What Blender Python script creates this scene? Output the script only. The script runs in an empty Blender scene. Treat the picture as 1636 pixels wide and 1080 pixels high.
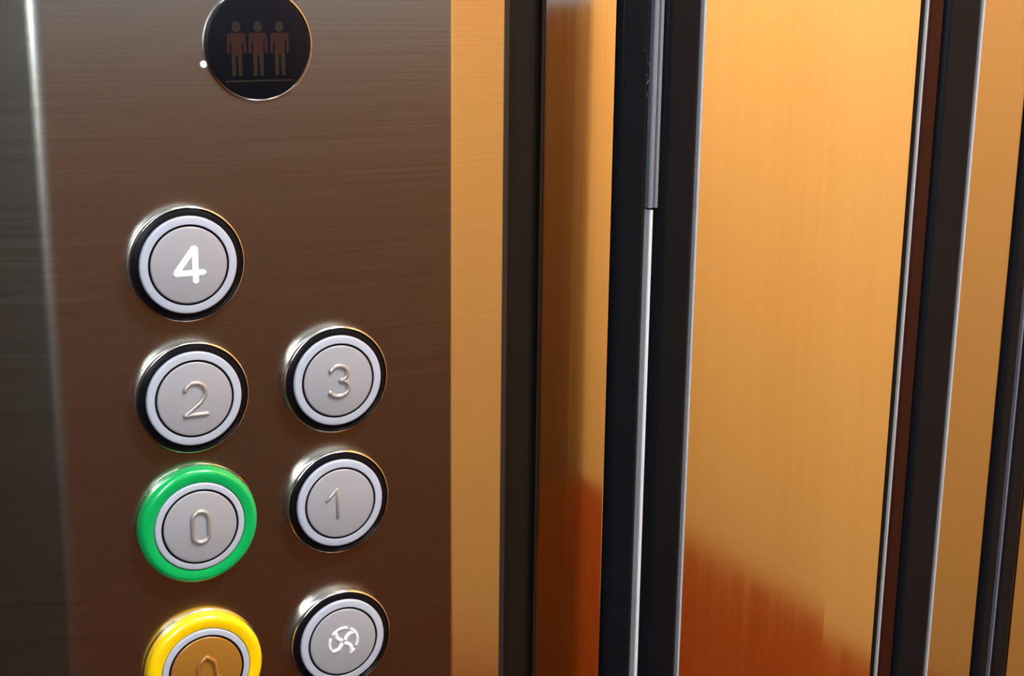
import bpy, bmesh, math, random
from mathutils import Vector, Matrix

sc = bpy.context.scene
COL = sc.collection
PI = math.pi
R = math.radians
ZB = 1.30                                   # height of the top floor button above the car floor

# ------------------------------------------------------------------ camera
cam_d = bpy.data.cameras.new('camera')
cam_d.sensor_fit = 'HORIZONTAL'
cam_d.sensor_width = 36.0
cam_d.lens = 36.0 * 2319.4 / 1636.0
cam_d.clip_start = 0.01
cam = bpy.data.objects.new('camera', cam_d)
COL.objects.link(cam)
yaw, pitch, roll = 0.494894, 0.243412, 0.011058
fw = Vector((math.sin(yaw)*math.cos(pitch), math.cos(yaw)*math.cos(pitch), -math.sin(pitch)))
rt = Vector((math.cos(yaw), -math.sin(yaw), 0))
up = rt.cross(fw)
r2 = rt*math.cos(roll) + up*math.sin(roll)
u2 = up*math.cos(roll) - rt*math.sin(roll)
M = Matrix((r2, u2, -fw)).transposed().to_4x4()
M.translation = Vector((-0.12204, -0.44287, ZB + 0.08799))
cam.matrix_world = M
sc.camera = cam

# ------------------------------------------------------------------ world, exposure
w = bpy.data.worlds.new('world')
sc.world = w
w.use_nodes = True
w.node_tree.nodes['Background'].inputs[0].default_value = (0.03, 0.03, 0.03, 1)
w.node_tree.nodes['Background'].inputs[1].default_value = 0.5
sc.view_settings.view_transform = 'Standard'
sc.view_settings.look = 'None'
sc.view_settings.gamma = 1.0
sc.view_settings.exposure = 0.0
LAMPS = [  # (x, y, radius, strength)
    (0.44, -0.54, 0.080, 300.0),
    (0.10, -0.32, 0.080, 60.0),
]

TUBE = 52.0                                  # glow of the added light column in the back left corner

# ------------------------------------------------------------------ materials
def s2l(c):
    return tuple(((v/255)/12.92 if v/255 <= 0.04045 else ((v/255+0.055)/1.055)**2.4) for v in c) + (1,)

def mat(name, col, rough=0.5, metal=0.0, spec=0.5, emit=0.0, emit_col=None, coat=0.0, aniso=0.0, arot=0.0, trans=0.0):
    m = bpy.data.materials.new(name)
    m.use_nodes = True
    b = m.node_tree.nodes['Principled BSDF']
    b.inputs['Base Color'].default_value = col if len(col) == 4 else tuple(col) + (1,)
    b.inputs['Roughness'].default_value = rough
    b.inputs['Metallic'].default_value = metal
    b.inputs['Specular IOR Level'].default_value = spec
    b.inputs['Coat Weight'].default_value = coat
    if emit:
        b.inputs['Emission Color'].default_value = emit_col or (1, 1, 1, 1)
        b.inputs['Emission Strength'].default_value = emit
    if aniso:
        b.inputs['Anisotropic'].default_value = aniso
        b.inputs['Anisotropic Rotation'].default_value = arot
        t = m.node_tree.nodes.new('ShaderNodeTangent')
        t.direction_type = 'UV_MAP'
        t.uv_map = 'UVMap'
        m.node_tree.links.new(t.outputs[0], b.inputs['Tangent'])
    return m

def noise_node(m, scale_vec, scale, detail=4, rough=0.6):
    nt = m.node_tree
    tc = nt.nodes.new('ShaderNodeTexCoord')
    mp = nt.nodes.new('ShaderNodeMapping')
    mp.inputs['Scale'].default_value = scale_vec
    n = nt.nodes.new('ShaderNodeTexNoise')
    n.inputs['Scale'].default_value = scale
    n.inputs['Detail'].default_value = detail
    n.inputs['Roughness'].default_value = rough
    nt.links.new(tc.outputs['Object'], mp.inputs[0])
    nt.links.new(mp.outputs[0], n.inputs['Vector'])
    return n

def ramp(m, src, stops, dst):
    nt = m.node_tree
    r = nt.nodes.new('ShaderNodeValToRGB')
    el = r.color_ramp.elements
    while len(el) < len(stops):
        el.new(0.5)
    for e, (p, c) in zip(el, stops):
        e.position = p
        e.color = c
    nt.links.new(src, r.inputs[0])
    nt.links.new(r.outputs[0], dst)

def range_(m, src, lo, hi, dst):
    nt = m.node_tree
    r = nt.nodes.new('ShaderNodeMapRange')
    r.inputs['From Min'].default_value = 0.3
    r.inputs['From Max'].default_value = 0.7
    r.inputs['To Min'].default_value = lo
    r.inputs['To Max'].default_value = hi
    nt.links.new(src, r.inputs['Value'])
    nt.links.new(r.outputs[0], dst)

def bsdf(m):
    return m.node_tree.nodes['Principled BSDF']

# brushed stainless of the panel: grain runs sideways
M_PANEL = mat('brushed_steel', (0.52, 0.50, 0.47), 0.21, 1.0, aniso=0.45, arot=0.25)
n = noise_node(M_PANEL, (9, 9, 1500), 1.0, 3)
range_(M_PANEL, n.outputs['Fac'], 0.20, 0.225, bsdf(M_PANEL).inputs['Roughness'])
ramp(M_PANEL, n.outputs['Fac'], [(0.25, (0.50, 0.458, 0.39, 1)), (0.75, (0.60, 0.553, 0.48, 1))], bsdf(M_PANEL).inputs['Base Color'])
# smoother sheet of the door leaves: grain runs upright
M_DOOR = mat('door_steel', (0.80, 0.74, 0.66), 0.12, 1.0)
n = noise_node(M_DOOR, (160, 160, 1.5), 1.0, 4)
range_(M_DOOR, n.outputs['Fac'], 0.09, 0.15, bsdf(M_DOOR).inputs['Roughness'])
ramp(M_DOOR, n.outputs['Fac'], [(0.25, (0.78, 0.72, 0.63, 1)), (0.75, (0.84, 0.78, 0.70, 1))], bsdf(M_DOOR).inputs['Base Color'])

M_DOORDIM = mat('dim_reflection_steel', (0.50, 0.44, 0.38), 0.14, 1.0)  # door steel darkened for the dimmer reflection in these leaves
n = noise_node(M_DOORDIM, (160, 160, 1.5), 1.0, 4)
range_(M_DOORDIM, n.outputs['Fac'], 0.11, 0.17, bsdf(M_DOORDIM).inputs['Roughness'])
M_JAMB = mat('jamb_steel', (0.86, 0.79, 0.70), 0.06, 1.0)
n = noise_node(M_JAMB, (160, 160, 1.5), 1.0, 4)
range_(M_JAMB, n.outputs['Fac'], 0.045, 0.085, bsdf(M_JAMB).inputs['Roughness'])
M_CHROME = mat('chrome', (0.72, 0.67, 0.62), 0.14, 1.0)
M_BEAD = mat('bright_bead', (0.36, 0.35, 0.36), 0.3, 0.0)
M_WHITEBEAD = mat('white_bead', (0.55, 0.55, 0.57), 0.3)
M_BLACK = mat('black_gloss_plastic', (0.0045, 0.005, 0.0065), 0.22, spec=0.09)
M_RUBBER = mat('black_rubber', (0.0055, 0.006, 0.0075), 0.38, spec=0.09)
M_BROWN = mat('red_reflection_trim', (0.024, 0.006, 0.004), 0.35, spec=0.1)  # dark red of a reflection put into the edge colour
M_DARK = mat('slot_shade', (0.0090, 0.0055, 0.0030), 0.6, spec=0.1)  # dark colour carries the shade of slots and gaps
M_GREYBAND = mat('scuffed_grey_plastic', (0.14, 0.14, 0.165), 0.30)
M_RING = mat('light_grey_ring', s2l((158, 162, 174)), 0.35)
M_CAP = mat('grey_satin_cap', s2l((140, 138, 142)), 0.40, 0.0)
M_CAPY = mat('golden_cap', s2l((146, 98, 34)), 0.35, 0.15)
M_BLACKRING = mat('black_collar', (0.004, 0.003, 0.004), 0.35, spec=0.08)
M_GREEN = mat('green_plastic', s2l((6, 152, 76)), 0.22, coat=0.3)
M_YELLOW = mat('yellow_plastic', s2l((232, 186, 8)), 0.25, coat=0.3)
M_LIT = mat('lit_white_numeral', (0.85, 0.90, 0.92), 0.3, emit=0.42, emit_col=(0.92, 0.98, 1.0, 1))
M_SILVER = mat('silver_symbol', (0.80, 0.81, 0.86), 0.30, 0.2)
M_EMBOSS = mat('embossed_grey', s2l((160, 152, 148)), 0.28, 0.45)
M_EMBOSSY = mat('embossed_gold', s2l((160, 108, 52)), 0.25, 0.35)
M_LENS = mat('black_display_glass', (0.004, 0.004, 0.006), 0.3, spec=0.1)
M_SHIRT = mat('dull_red_print', (0.018, 0.005, 0.003), 0.6, spec=0.15)
M_LEGS = mat('dull_tan_print', (0.013, 0.008, 0.004), 0.6, spec=0.15)
M_HEAD = mat('dull_grey_print', (0.013, 0.009, 0.008), 0.6, spec=0.15)
M_SPECK = mat('white_speck', (0.7, 0.7, 0.68), 0.4)

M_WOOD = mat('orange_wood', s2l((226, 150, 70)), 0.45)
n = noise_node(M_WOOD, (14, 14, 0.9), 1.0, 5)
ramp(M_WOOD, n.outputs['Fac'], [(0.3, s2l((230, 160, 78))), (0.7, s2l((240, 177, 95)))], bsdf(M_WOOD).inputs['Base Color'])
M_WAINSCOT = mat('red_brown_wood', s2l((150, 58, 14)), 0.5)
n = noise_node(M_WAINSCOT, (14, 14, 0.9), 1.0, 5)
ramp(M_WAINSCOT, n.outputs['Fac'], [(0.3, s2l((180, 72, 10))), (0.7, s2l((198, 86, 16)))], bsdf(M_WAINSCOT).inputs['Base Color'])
M_BACKWOOD = mat('shaded_back_wood', s2l((86, 52, 17)), 0.5, spec=0.2)  # wood darkened in colour for the shade on the back wall
M_BACKLOW = mat('dark_red_brown_laminate', s2l((106, 54, 10)), 0.5, spec=0.2)
M_GREYLAM = mat('pale_grey_laminate', s2l((104, 120, 134)), 0.5)
M_LEFTWALL = mat('grey_brown_laminate', s2l((38, 31, 26)), 0.5, spec=0.2)
M_CEIL = mat('white_ceiling', (0.62, 0.62, 0.62), 0.6)
M_FLOOR = mat('dark_floor', (0.03, 0.022, 0.018), 0.5)
M_LAMP = {}

# ------------------------------------------------------------------ mesh helpers
def finish(name, bm, material, parent=None, smooth=False, loc=None):
    me = bpy.data.meshes.new(name)
    bm.normal_update()
    bm.to_mesh(me)
    bm.free()
    mats = material if isinstance(material, (list, tuple)) else [material]
    for m in mats:
        me.materials.append(m)
    if smooth:
        for p in me.polygons:
            p.use_smooth = True
        me.set_sharp_from_angle(angle=R(40))
    o = bpy.data.objects.new(name, me)
    COL.objects.link(o)
    if parent:
        o.parent = parent
    if loc:
        o.location = loc
    return o

def uv_world(bm):
    """u along the sheet, v upward"""
    uv = bm.loops.layers.uv.new('UVMap')
    for f in bm.faces:
        nrm = f.normal
        for l in f.loops:
            c = l.vert.co
            if abs(nrm.z) > 0.7:
                l[uv].uv = (c.x, c.y)
            elif abs(nrm.x) > 0.9:
                l[uv].uv = (c.y, c.z)
            else:
                l[uv].uv = (c.x, c.z)

def prism(pts, z0, z1, bm=None):
    """closed outline pts (x, y), counter-clockwise, drawn up from z0 to z1"""
    bm = bm or bmesh.new()
    lo = [bm.verts.new((x, y, z0)) for x, y in pts]
    hi = [bm.verts.new((x, y, z1)) for x, y in pts]
    k = len(pts)
    for i in range(k):
        j = (i+1) % k
        bm.faces.new((lo[i], lo[j], hi[j], hi[i]))
    bm.faces.new(hi)
    bm.faces.new(lo[::-1])
    bmesh.ops.recalc_face_normals(bm, faces=bm.faces)
    uv_world(bm)
    return bm

def box(x0, x1, y0, y1, z0, z1, bm=None):
    return prism([(x0, y0), (x1, y0), (x1, y1), (x0, y1)], z0, z1, bm)

def rounded(pts, radii, n=14):
    """round the corners of a closed outline"""
    out = []
    k = len(pts)
    for i in range(k):
        p = Vector(pts[i]); a = Vector(pts[i-1]); b = Vector(pts[(i+1) % k])
        r = radii[i] if isinstance(radii, (list, tuple)) else radii
        if r <= 0:
            out.append(tuple(p)); continue
        da = (a-p).normalized(); db = (b-p).normalized()
        ang = da.angle(db)
        d = r / math.tan(ang/2)
        c = p + (da+db).normalized() * (r / math.sin(ang/2))
        s = p + da*d - c; e = p + db*d - c
        t = s.angle_signed(e)
        for q in range(n+1):
            th = -t*q/n
            out.append((c.x + s.x*math.cos(th) - s.y*math.sin(th), c.y + s.x*math.sin(th) + s.y*math.cos(th)))
    return out

def lathe(profile, seg=96, cap=False):
    """profile (radius, height) turned about the button axis, which points out of the panel (-y)"""
    bm = bmesh.new()
    rings = []
    for r, h in profile:
        if r < 1e-7:
            rings.append([bm.verts.new((0, -h, 0))]); continue
        rings.append([bm.verts.new((r*math.cos(2*PI*i/seg), -h, r*math.sin(2*PI*i/seg))) for i in range(seg)])
    for a, b in zip(rings, rings[1:]):
        for i in range(seg):
            j = (i+1) % seg
            if len(b) == 1:
                bm.faces.new((a[i], a[j], b[0]))
            elif len(a) == 1:
                bm.faces.new((a[0], b[j], b[i]))
            else:
                bm.faces.new((a[i], a[j], b[j], b[i]))
    bmesh.ops.recalc_face_normals(bm, faces=bm.faces)
    return bm

def catmull(pts, n=8, closed=False):
    P = [Vector(p) for p in pts]
    k = len(P)
    out = []
    for i in range(k if closed else k-1):
        p1 = P[i]; p2 = P[(i+1) % k]
        p0 = P[i-1] if (closed or i > 0) else p1*2-p2
        p3 = P[(i+2) % k] if (closed or i+2 < k) else p2*2-p1
        for q in range(n):
            t = q/n
            out.append(0.5*((2*p1) + (p2-p0)*t + (2*p0-5*p1+4*p2-p3)*t*t + (3*p1-p0-3*p2+p3)*t**3))
    if not closed:
        out.append(P[-1])
    return [tuple(v) for v in out]

def stroke(lines, width, height, h0, bm=None):
    """raised half-round strokes on a button face; lines = [(points (x, z) in metres, closed)]"""
    bm = bm or bmesh.new()
    prof = [(-1, 0), (-0.75, 0.45), (-0.45, 0.85), (0, 1), (0.45, 0.85), (0.75, 0.45), (1, 0)]
    for pts, closed in lines:
        P = [Vector(p) for p in pts]
        k = len(P)
        rows = []
        for i in range(k):
            if closed:
                d = P[(i+1) % k] - P[i-1]
            else:
                d = P[min(i+1, k-1)] - P[max(i-1, 0)]
            d.normalize()
            nrm = Vector((-d.y, d.x))
            # mitre for sharp bends
            s = 1.0
            if closed or 0 < i < k-1:
                e = (P[i]-P[i-1]).normalized()
                s = 1/max(0.45, abs(e.dot(d)))
            rows.append([bm.verts.new((P[i].x + nrm.x*a*width/2*s, -(h0 - 0.0001 + b*height), P[i].y + nrm.y*a*width/2*s)) for a, b in prof])
        for i in range(k if closed else k-1):
            a = rows[i]; b = rows[(i+1) % k]
            for q in range(len(prof)-1):
                bm.faces.new((a[q], a[q+1], b[q+1], b[q]))
        if not closed:
            for row, d in ((rows[0], P[0]-P[1]), (rows[-1], P[-1]-P[-2])):
                d.normalize()
                mid = bm.verts.new((row[3].co.x + d.x*width*0.42, -(h0-0.0001), row[3].co.z + d.y*width*0.42))
                m2 = bm.verts.new((row[3].co.x + d.x*width*0.25, -(h0-0.0001+height*0.75), row[3].co.z + d.y*width*0.25))
                for q in range(3):
                    bm.faces.new((row[q], row[q+1], m2))
                for q in range(3, 6):
                    bm.faces.new((row[q], row[q+1], m2))
                bm.faces.new((row[0], m2, mid))
                bm.faces.new((row[6], m2, mid))
    bmesh.ops.recalc_face_normals(bm, faces=bm.faces)
    return bm

def plate(poly, h0, h1, bm=None, mi=0):
    """flat raised shape, poly (x, z)"""
    bm = bm or bmesh.new()
    a = [bm.verts.new((x, -h0, z)) for x, z in poly]
    b = [bm.verts.new((x, -h1, z)) for x, z in poly]
    k = len(poly)
    fs = [bm.faces.new(b), bm.faces.new(a[::-1])]
    for i in range(k):
        j = (i+1) % k
        fs.append(bm.faces.new((a[i], a[j], b[j], b[i])))
    for f in fs:
        f.material_index = mi
    bmesh.ops.recalc_face_normals(bm, faces=fs)
    return bm

def thing(name, label, cat, loc, group=None):
    o = bpy.data.objects.new(name, None)
    o.empty_display_size = 0.01
    COL.objects.link(o)
    o.location = loc
    o['label'] = label
    o['category'] = cat
    if group:
        o['group'] = group
    return o

def struct(o):
    o['kind'] = 'structure'
    return o

def struct_empty(name, loc=(0, 0, 0)):
    o = bpy.data.objects.new(name, None)
    o.empty_display_size = 0.05
    COL.objects.link(o)
    o.location = loc
    return struct(o)

# ------------------------------------------------------------------ the lift car
XL, XR, YB, H = -0.42, 0.75, -0.890, 2.15
YD = 0.050                                   # face of the door leaves, set back behind the panel
Z_G = 1.36                                   # foot of the grey upper half of the back wall
Z_W = 0.80                                   # top of the dark lower half of the right wall
struct(finish('floor', box(XL, XR, YB, 0.16, -0.03, 0.0), M_FLOOR))
struct(finish('ceiling', box(XL, XR, YB, 0.16, H, H+0.03), M_CEIL))
wb = struct_empty('wall_back', (0, 0, 0))
finish('upper_panel', box(XL, XR, YB-0.03, YB, Z_G, H), M_GREYLAM, wb)
finish('middle_panel', box(XL, XR, YB-0.03, YB, Z_W, Z_G), M_BACKWOOD, wb)
finish('lower_panel', box(XL, XR, YB-0.03, YB, 0, Z_W), M_BACKLOW, wb)
wl = struct_empty('wall_left', (0, 0, 0))
finish('upper_panel', box(XL-0.03, XL, YB, 0.16, Z_W, H), M_LEFTWALL, wl)
finish('lower_panel', box(XL-0.03, XL, YB, 0.16, 0, Z_W), M_BACKLOW, wl)
wr = struct_empty('wall_right', (0, 0, 0))
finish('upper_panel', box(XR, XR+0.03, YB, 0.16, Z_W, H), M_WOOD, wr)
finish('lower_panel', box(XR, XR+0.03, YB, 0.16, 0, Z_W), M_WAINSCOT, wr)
struct(finish('wall_front', box(XL, 0.1225, 0.0145, 0.16, 0, H), M_LEFTWALL))

# filled channel between panel and door jamb, its shade put into the colour
struct(finish('trim_1', prism([(0.1225, 0.052), (0.1550, 0.052), (0.1550, 0.049), (0.1564, 0.0495), (0.1564, 0.16), (0.1225, 0.16)], 0, H), M_DARK))
# the jamb: polished sheet with rounded front edges
struct(finish('trim_2', prism(rounded([(0.1565, 0.16), (0.1565, YD), (0.1898, YD), (0.1898, 0.16)], [0, 0.002, 0.0015, 0]), 0, H), M_JAMB))
# black gasket on the jamb, with a grey insert above and a bright bead below its joint
jg = struct_empty('trim_3')
finish('gasket', prism(rounded([(0.1899, 0.16), (0.1899, YD-0.002), (0.2045, YD-0.003), (0.2045, 0.16)], [0, 0.003, 0.003, 0]), 0, H), M_BLACK, jg)
finish('grey_insert', prism(rounded([(0.2046, 0.16), (0.2046, YD-0.0035), (0.2066, YD-0.0035), (0.2071, YD-0.0015), (0.2076, YD-0.0035), (0.2092, YD-0.0035), (0.2092, 0.16)], [0, 0.001, 0.0005, 0, 0.0005, 0.0008, 0], 6), ZB-0.0025, H), M_GREYBAND, jg)
finish('bright_bead', prism(rounded([(0.2056, 0.16), (0.2056, YD-0.003), (0.2074, YD-0.003), (0.2074, 0.16)], [0, 0.0008, 0.0008, 0]), 0, ZB-0.0035), M_WHITEBEAD, jg)

def scuffs():
    bm = bmesh.new()
    for x, z, dx, dz in ((0.2003, 0.0610, 0.0012, -0.0010), (0.2022, 0.0560, 0.0010, -0.0014), (0.2030, 0.0490, -0.0008, -0.0018), (0.2016, 0.0515, 0.0008, -0.0008), (0.2024, 0.0440, 0.0004, -0.0016)):
        stroke([([(x, ZB+z), (x+dx, ZB+z+dz)], False)], 0.00025, 0.0002, -(YD-0.0027), bm)
    return bm
finish('scuff_marks', scuffs(), M_GREYBAND, jg)

def leaf(name, parts):
    e = struct_empty(name, (0, 0, 0))
    for pname, pts, rad, m, sm in parts:
        finish(pname, prism(rounded(pts, rad), 0.012, H-0.02), m, e)
    return e

def strip(x0, x1, y=YD, back=0.085):
    return [(x0, back), (x0, y), (x1, y), (x1, back)]

leaf('door_1', [
    ('edge_profile', strip(0.2098, 0.2283, YD-0.003), [0, 0.004, 0.003, 0], M_BLACK, 0),
    ('bright_bead', strip(0.2286, 0.2298, YD-0.0030), [0, 0.0006, 0.0006, 0], M_BEAD, 0),
    ('shade_strip', strip(0.2299, 0.2310, YD+0.002), [0]*4, M_DARK, 0),
    ('leaf_panel', [(0.2310, 0.085), (0.2310, YD), (0.3150, YD), (0.3482, YD+0.0009), (0.3482, 0.085)], [0, 0.0008, 0, 0.0008, 0], M_DOOR, 0),
    ('shade_strip', strip(0.3482, 0.3498, YD+0.0005), [0]*4, M_DARK, 0),  # nearly flush strip, coloured dark for the shade of a gap
    ('bright_bead', strip(0.3498, 0.3509, YD-0.0012), [0, 0.0006, 0.0006, 0], M_BEAD, 0),
    ('edge_profile', strip(0.3510, 0.3605, YD-0.001), [0, 0.002, 0.002, 0], M_BROWN, 0),
])
leaf('door_2', [
    ('edge_profile', strip(0.3612, 0.3827, YD-0.002), [0, 0.003, 0.003, 0], M_RUBBER, 0),
    ('bright_bead', strip(0.3828, 0.3842, YD-0.0018), [0, 0.0006, 0.0006, 0], M_BEAD, 0),
    ('leaf_panel', strip(0.3844, 0.4185, YD), [0, 0.0008, 0.004, 0], M_DOORDIM, 0),
    ('edge_profile', strip(0.4186, 0.4275, YD-0.001), [0, 0.003, 0.002, 0], M_RUBBER, 0),
])
leaf('door_3', [
    ('bright_bead', strip(0.4280, 0.4290, YD-0.0015), [0, 0.0004, 0.0004, 0], M_GREYBAND, 0),
    ('edge_profile', strip(0.4291, 0.4420, YD-0.001), [0, 0.003, 0.003, 0], M_RUBBER, 0),
    ('leaf_panel', strip(0.4421, 0.60, YD), [0, 0.0008, 0.0008, 0], M_DOORDIM, 0),
])
struct(finish('trim_4', box(0.602, XR, YD, 0.16, 0, H), M_DOOR))
struct(finish('trim_5', box(0.19, 0.602, 0.10, 0.16, 0, H), M_DARK))

# ------------------------------------------------------------------ ceiling lights (above the frame)
for i, (x, y, r, st) in enumerate(LAMPS):
    lab = ['bright round downlight in the ceiling near the orange wall', 'weaker round downlight in the ceiling near the button panel'][i]
    t = thing('ceiling_light', lab, 'ceiling light', (x, y, H), 'ceiling downlights')
    def zl(prof):
        bm = lathe(prof, 48)
        bmesh.ops.rotate(bm, verts=bm.verts, cent=(0, 0, 0), matrix=Matrix.Rotation(R(90), 3, 'X'))
        return bm
    finish('rim', zl([(r, -0.001), (r+0.012, -0.001), (r+0.012, 0.004), (r+0.006, 0.008), (r, 0.006), (r, -0.001)]), M_CHROME, t, True)
    ml = mat('lamp_glow', (1, 1, 1), 0.5, emit=st, emit_col=(1.0, 0.97, 0.95, 1))
    finish('diffuser', zl([(0, 0.004), (r-0.0005, 0.003), (r-0.0005, 0.0005), (0, 0.0005)]), ml, t, True)

# unseen light column, added for the highlight on the panel's left bend
t = thing('added_corner_light', 'added upright white light column in the corner by the left wall', 'added light', (-0.368, -0.838, 1.44))
def turned(prof):
    bm = lathe(prof, 32)
    bmesh.ops.rotate(bm, verts=bm.verts, cent=(0, 0, 0), matrix=Matrix.Rotation(R(-90), 3, 'X'))
    return bm
finish('tube', turned([(0, 0.012), (0.044, 0.012), (0.044, 0.638), (0, 0.638)]), mat('tube_glow', (1, 1, 1), 0.5, emit=TUBE, emit_col=(0.80, 0.92, 1.0, 1)), t, True)
for za, zb in ((0, 0.012), (0.638, 0.65)):
    finish('end_cap', turned([(0, za), (0.048, za), (0.048, zb), (0, zb)]), M_CHROME, t, True)

# ------------------------------------------------------------------ the control panel
cp = thing('control_panel', 'tall brushed steel lift control panel with bent side edges carrying the floor buttons', 'control panel', (0, 0, 0))
outline = rounded([(-0.0670, 0.014), (-0.0670, 0.0118), (-0.0410, 0.0), (0.0932, 0.0), (0.1195, 0.0118), (0.1195, 0.014)],
                  [0, 0.0015, 0.014, 0.004, 0.002, 0], 24)
finish('face_plate', prism(outline, 0.35, 1.95), M_PANEL, cp)
finish('white_speck', lathe([(0.0012, 0), (0.0010, 0.0004), (0, 0.0006)], 12), M_SPECK, cp, True, (0.0085, 0, ZB+0.0611))

# ------------------------------------------------------------------ overload display
disp = thing('capacity_display', 'round black display with three dim standing figures above the buttons', 'display', (0.0260, 0, ZB+0.0668))
finish('bezel', lathe([(0.0175, 0), (0.0175, 0.0007), (0.0171, 0.0010), (0.0168, 0.0007), (0.0168, 0)], 96), M_CHROME, disp, True)
finish('lens', lathe([(0.0168, 0), (0.0168, 0.0007), (0.0160, 0.0010), (0, 0.0010)], 96), M_LENS, disp, True)
def figure(cx):
    bm = bmesh.new()
    h0, h1 = 0.0009, 0.00112
    head = [(cx + 0.00145*math.cos(2*PI*i/20), 0.00560 + 0.0017*math.sin(2*PI*i/20)) for i in range(20)]
    plate(head, h0, h1, bm, 2)
    torso = [(-0.0030, 0.0032), (-0.0024, 0.0037), (0.0024, 0.0037), (0.0030, 0.0032), (0.0031, -0.0024), (0.0022, -0.0025),
             (0.0021, 0.0010), (0.0017, 0.0010), (0.0017, -0.0030), (-0.0017, -0.0030), (-0.0017, 0.0010), (-0.0021, 0.0010), (-0.0022, -0.0025), (-0.0031, -0.0024)]
    plate([(cx+x, z) for x, z in torso], h0, h1, bm, 0)
    for s in (-1, 1):
        lg = [(0.0003, -0.0030), (0.0017, -0.0030), (0.0016, -0.0088), (0.0018, -0.0094), (0.0005, -0.0094), (0.0004, -0.0080)]
        plate([(cx+s*x, z) for x, z in (lg if s > 0 else lg[::-1])], h0, h1, bm, 1)
    return bm
for cx in (-0.0072, -0.0003, 0.0067):
    finish('person_pictogram', figure(cx), [M_SHIRT, M_LEGS, M_HEAD], disp)
finish('base_line', plate([(-0.0110, -0.0112), (0.0108, -0.0112), (0.0108, -0.0107), (-0.0110, -0.0107)], 0.0009, 0.00112), M_HEAD, disp)

# ------------------------------------------------------------------ push buttons
A, B, Cc = 0.04876, 0.04333, 0.05126
FACE = 0.0048
def arc(cx, cz, rx, rz, a0, a1, n=24):
    return [(cx + rx*math.cos(R(a0+(a1-a0)*i/n)), cz + rz*math.sin(R(a0+(a1-a0)*i/n))) for i in range(n+1)]

def g0():
    return stroke([(arc(0, 0.0026, 0.0027, 0.0027, 0, 180, 20) + arc(0, -0.0026, 0.0027, 0.0027, 180, 360, 20), True)], 0.0019, 0.0009, FACE+0.0002)
def g1():
    return stroke([([(-0.0052, 0.0016), (-0.0012, 0.0054)], False), ([(-0.0012, 0.0052), (-0.0012, -0.0050)], False)], 0.0015, 0.0006, FACE+0.0002)
def g2():
    pts = arc(0, 0.0022, 0.0034, 0.0031, 165, -25, 22) + catmull([(0.0031, 0.0009), (0.0016, -0.0012), (-0.0012, -0.0034), (-0.0036, -0.0052)], 6)[1:]
    return stroke([(pts, False), ([(-0.0036, -0.0052), (0.0040, -0.0052)], False)], 0.0018, 0.0009, FACE+0.0002)
def g3():
    up_ = arc(0, 0.0026, 0.0031, 0.0026, 160, -80, 22)
    dn_ = arc(0, -0.0025, 0.0035, 0.0028, 80, -160, 24)
    return stroke([(up_, False), (dn_, False)], 0.0019, 0.0009, FACE+0.0002)
def g4():
    return stroke([([(0.0017, 0.0054), (-0.0042, -0.0021)], False), ([(-0.0044, -0.0025), (0.0046, -0.0025)], False), ([(0.0019, 0.0054), (0.0019, -0.0054)], False)],
                  0.0021, 0.0006, FACE+0.0002)
def gfan():
    bm = stroke([(arc(0, 0, 0.0052, 0.0052, 75, 140, 12), False), (arc(0, 0, 0.0052, 0.0052, -25, 58, 14), False),
                 (arc(0, 0, 0.0052, 0.0052, 158, 205, 10), False), (arc(0, 0, 0.0052, 0.0052, -62, -42, 5), False)], 0.0013, 0.0005, FACE+0.0002)
    for a in (45, 135, 225, 315):
        pts = [(math.cos(R(a+da))*r, math.sin(R(a+da))*r) for r, da in ((0.0010, 0), (0.0022, 10), (0.0034, 5), (0.0048, -8))]
        stroke([(catmull(pts, 4), False)], 0.0018, 0.0005, FACE+0.0002, bm)
    return bm
def gbell():
    side = [(0.0, 0.0053), (0.0012, 0.0043), (0.0026, 0.0030), (0.0030, 0.0006), (0.0031, -0.0022), (0.0046, -0.0036)]
    bm = stroke([(side, False), ([(-x, z) for x, z in side], False), ([(-0.0046, -0.0036), (0.0046, -0.0036)], False)], 0.0018, 0.0009, FACE+0.0002)
    stroke([(arc(0, -0.0044, 0.0012, 0.0011, 180, 360, 10), False)], 0.0010, 0.0005, FACE+0.0002, bm)
    return bm

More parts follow.
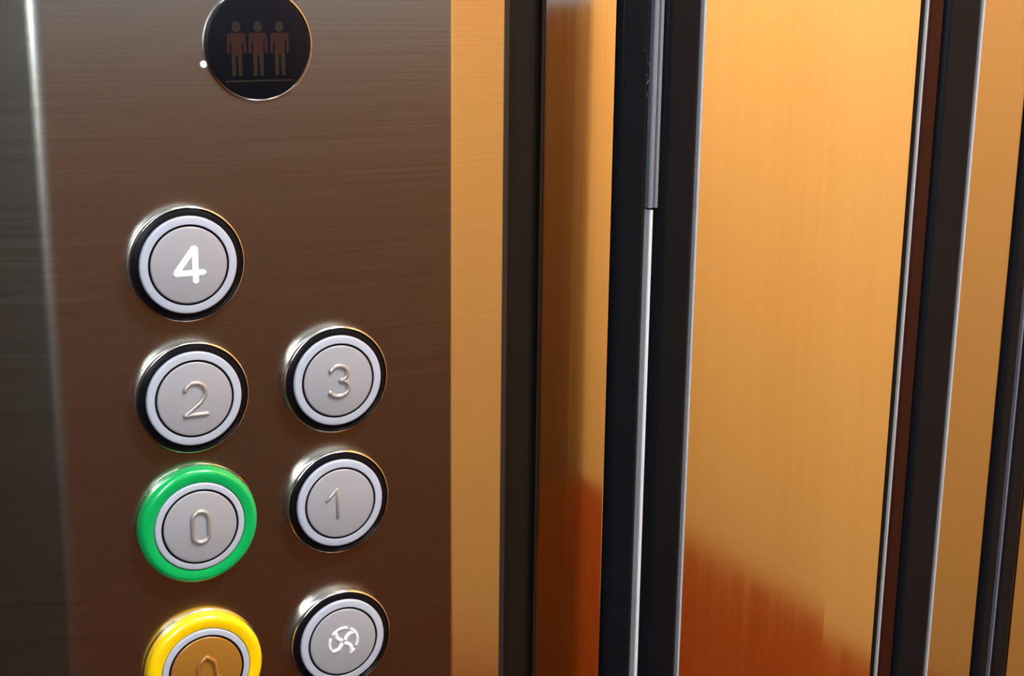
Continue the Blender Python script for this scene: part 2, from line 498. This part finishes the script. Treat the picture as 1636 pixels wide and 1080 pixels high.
def button(name, label, x, z, glyph, gname, gmat, kind='black', capmat=None):
    t = thing(name, label, 'button', (x, 0, ZB+z), 'round lift buttons on the steel panel')
    F = FACE
    if kind == 'black':
        finish('chrome_rim', lathe([(0.0183, 0), (0.0184, 0.0026), (0.0183, 0.0032), (0.0181, 0.0035), (0.0179, 0.0036), (0.0178, 0.0034), (0.0177, 0.0030), (0.0177, 0)]), M_CHROME, t, True)
        finish('black_collar', lathe([(0.0177, 0), (0.0177, 0.0030), (0.0166, 0.0036), (0.0155, 0.0038), (0.0155, 0)]), M_BLACKRING, t, True)
        ri = 0.0155
    else:
        cm = M_GREEN if kind == 'green' else M_YELLOW
        finish('chrome_rim', lathe([(0.0201, 0), (0.0202, 0.0004), (0.0200, 0.0006), (0.0190, 0.0006), (0.0190, 0)]), M_CHROME, t, True)
        pr = [(0.0197, 0.0005)] + [(0.0175 + 0.0022*math.cos(a), 0.0026 + 0.0022*math.sin(a)) for a in [R(v) for v in range(0, 96, 8)]] + [(0.0162, 0.0047), (0.0152, 0.0044), (0.0150, 0.0010)]
        finish(kind + '_collar', lathe(pr), cm, t, True)
        ri = 0.0150
    finish('face_ring', lathe([(ri-0.0001, 0), (ri-0.0001, F-0.0004), (ri-0.0003, F-0.0001), (ri-0.0006, F), (0.0129, F), (0.0128, F-0.0003), (0.0128, 0)]), M_RING, t, True)
    finish('black_groove', lathe([(0.0128, 0), (0.0128, F-0.0003), (0.0121, F-0.0003), (0.0121, 0)]), M_BLACKRING, t, True)
    cap = finish('push_cap', lathe([(0.0121, 0), (0.0121, F-0.0001), (0.0119, F+0.0001), (0.0116, F+0.0002), (0, F+0.0002)]), capmat or M_CAP, t, True)
    finish(gname, glyph(), gmat, cap, True)
    return t

button('lift_button', 'round grey button with glowing white numeral 4, topmost on the panel', 0, 0, g4, 'numeral', M_LIT)
button('lift_button', 'round grey button with raised numeral 2, left of button 3', 0, -B, g2, 'numeral', M_EMBOSS)
button('lift_button', 'round grey button with raised numeral 3, top of the right column', A, -B, g3, 'numeral', M_EMBOSS)
button('lift_button', 'round grey button marked 0 with a shiny green ring around it', 0, -2*B, g0, 'numeral', M_EMBOSS, 'green')
button('lift_button', 'round grey button with raised numeral 1, beside the green ringed button', A, -2*B, g1, 'numeral', M_EMBOSS)
button('lift_button', 'golden button with raised bell and bright yellow ring, lowest at left', 0, -2*B-Cc, gbell, 'bell_symbol', M_EMBOSSY, 'yellow', M_CAPY)
button('lift_button', 'round grey button with silver fan symbol, bottom of the right column', A, -2*B-Cc, gfan, 'fan_symbol', M_SILVER)
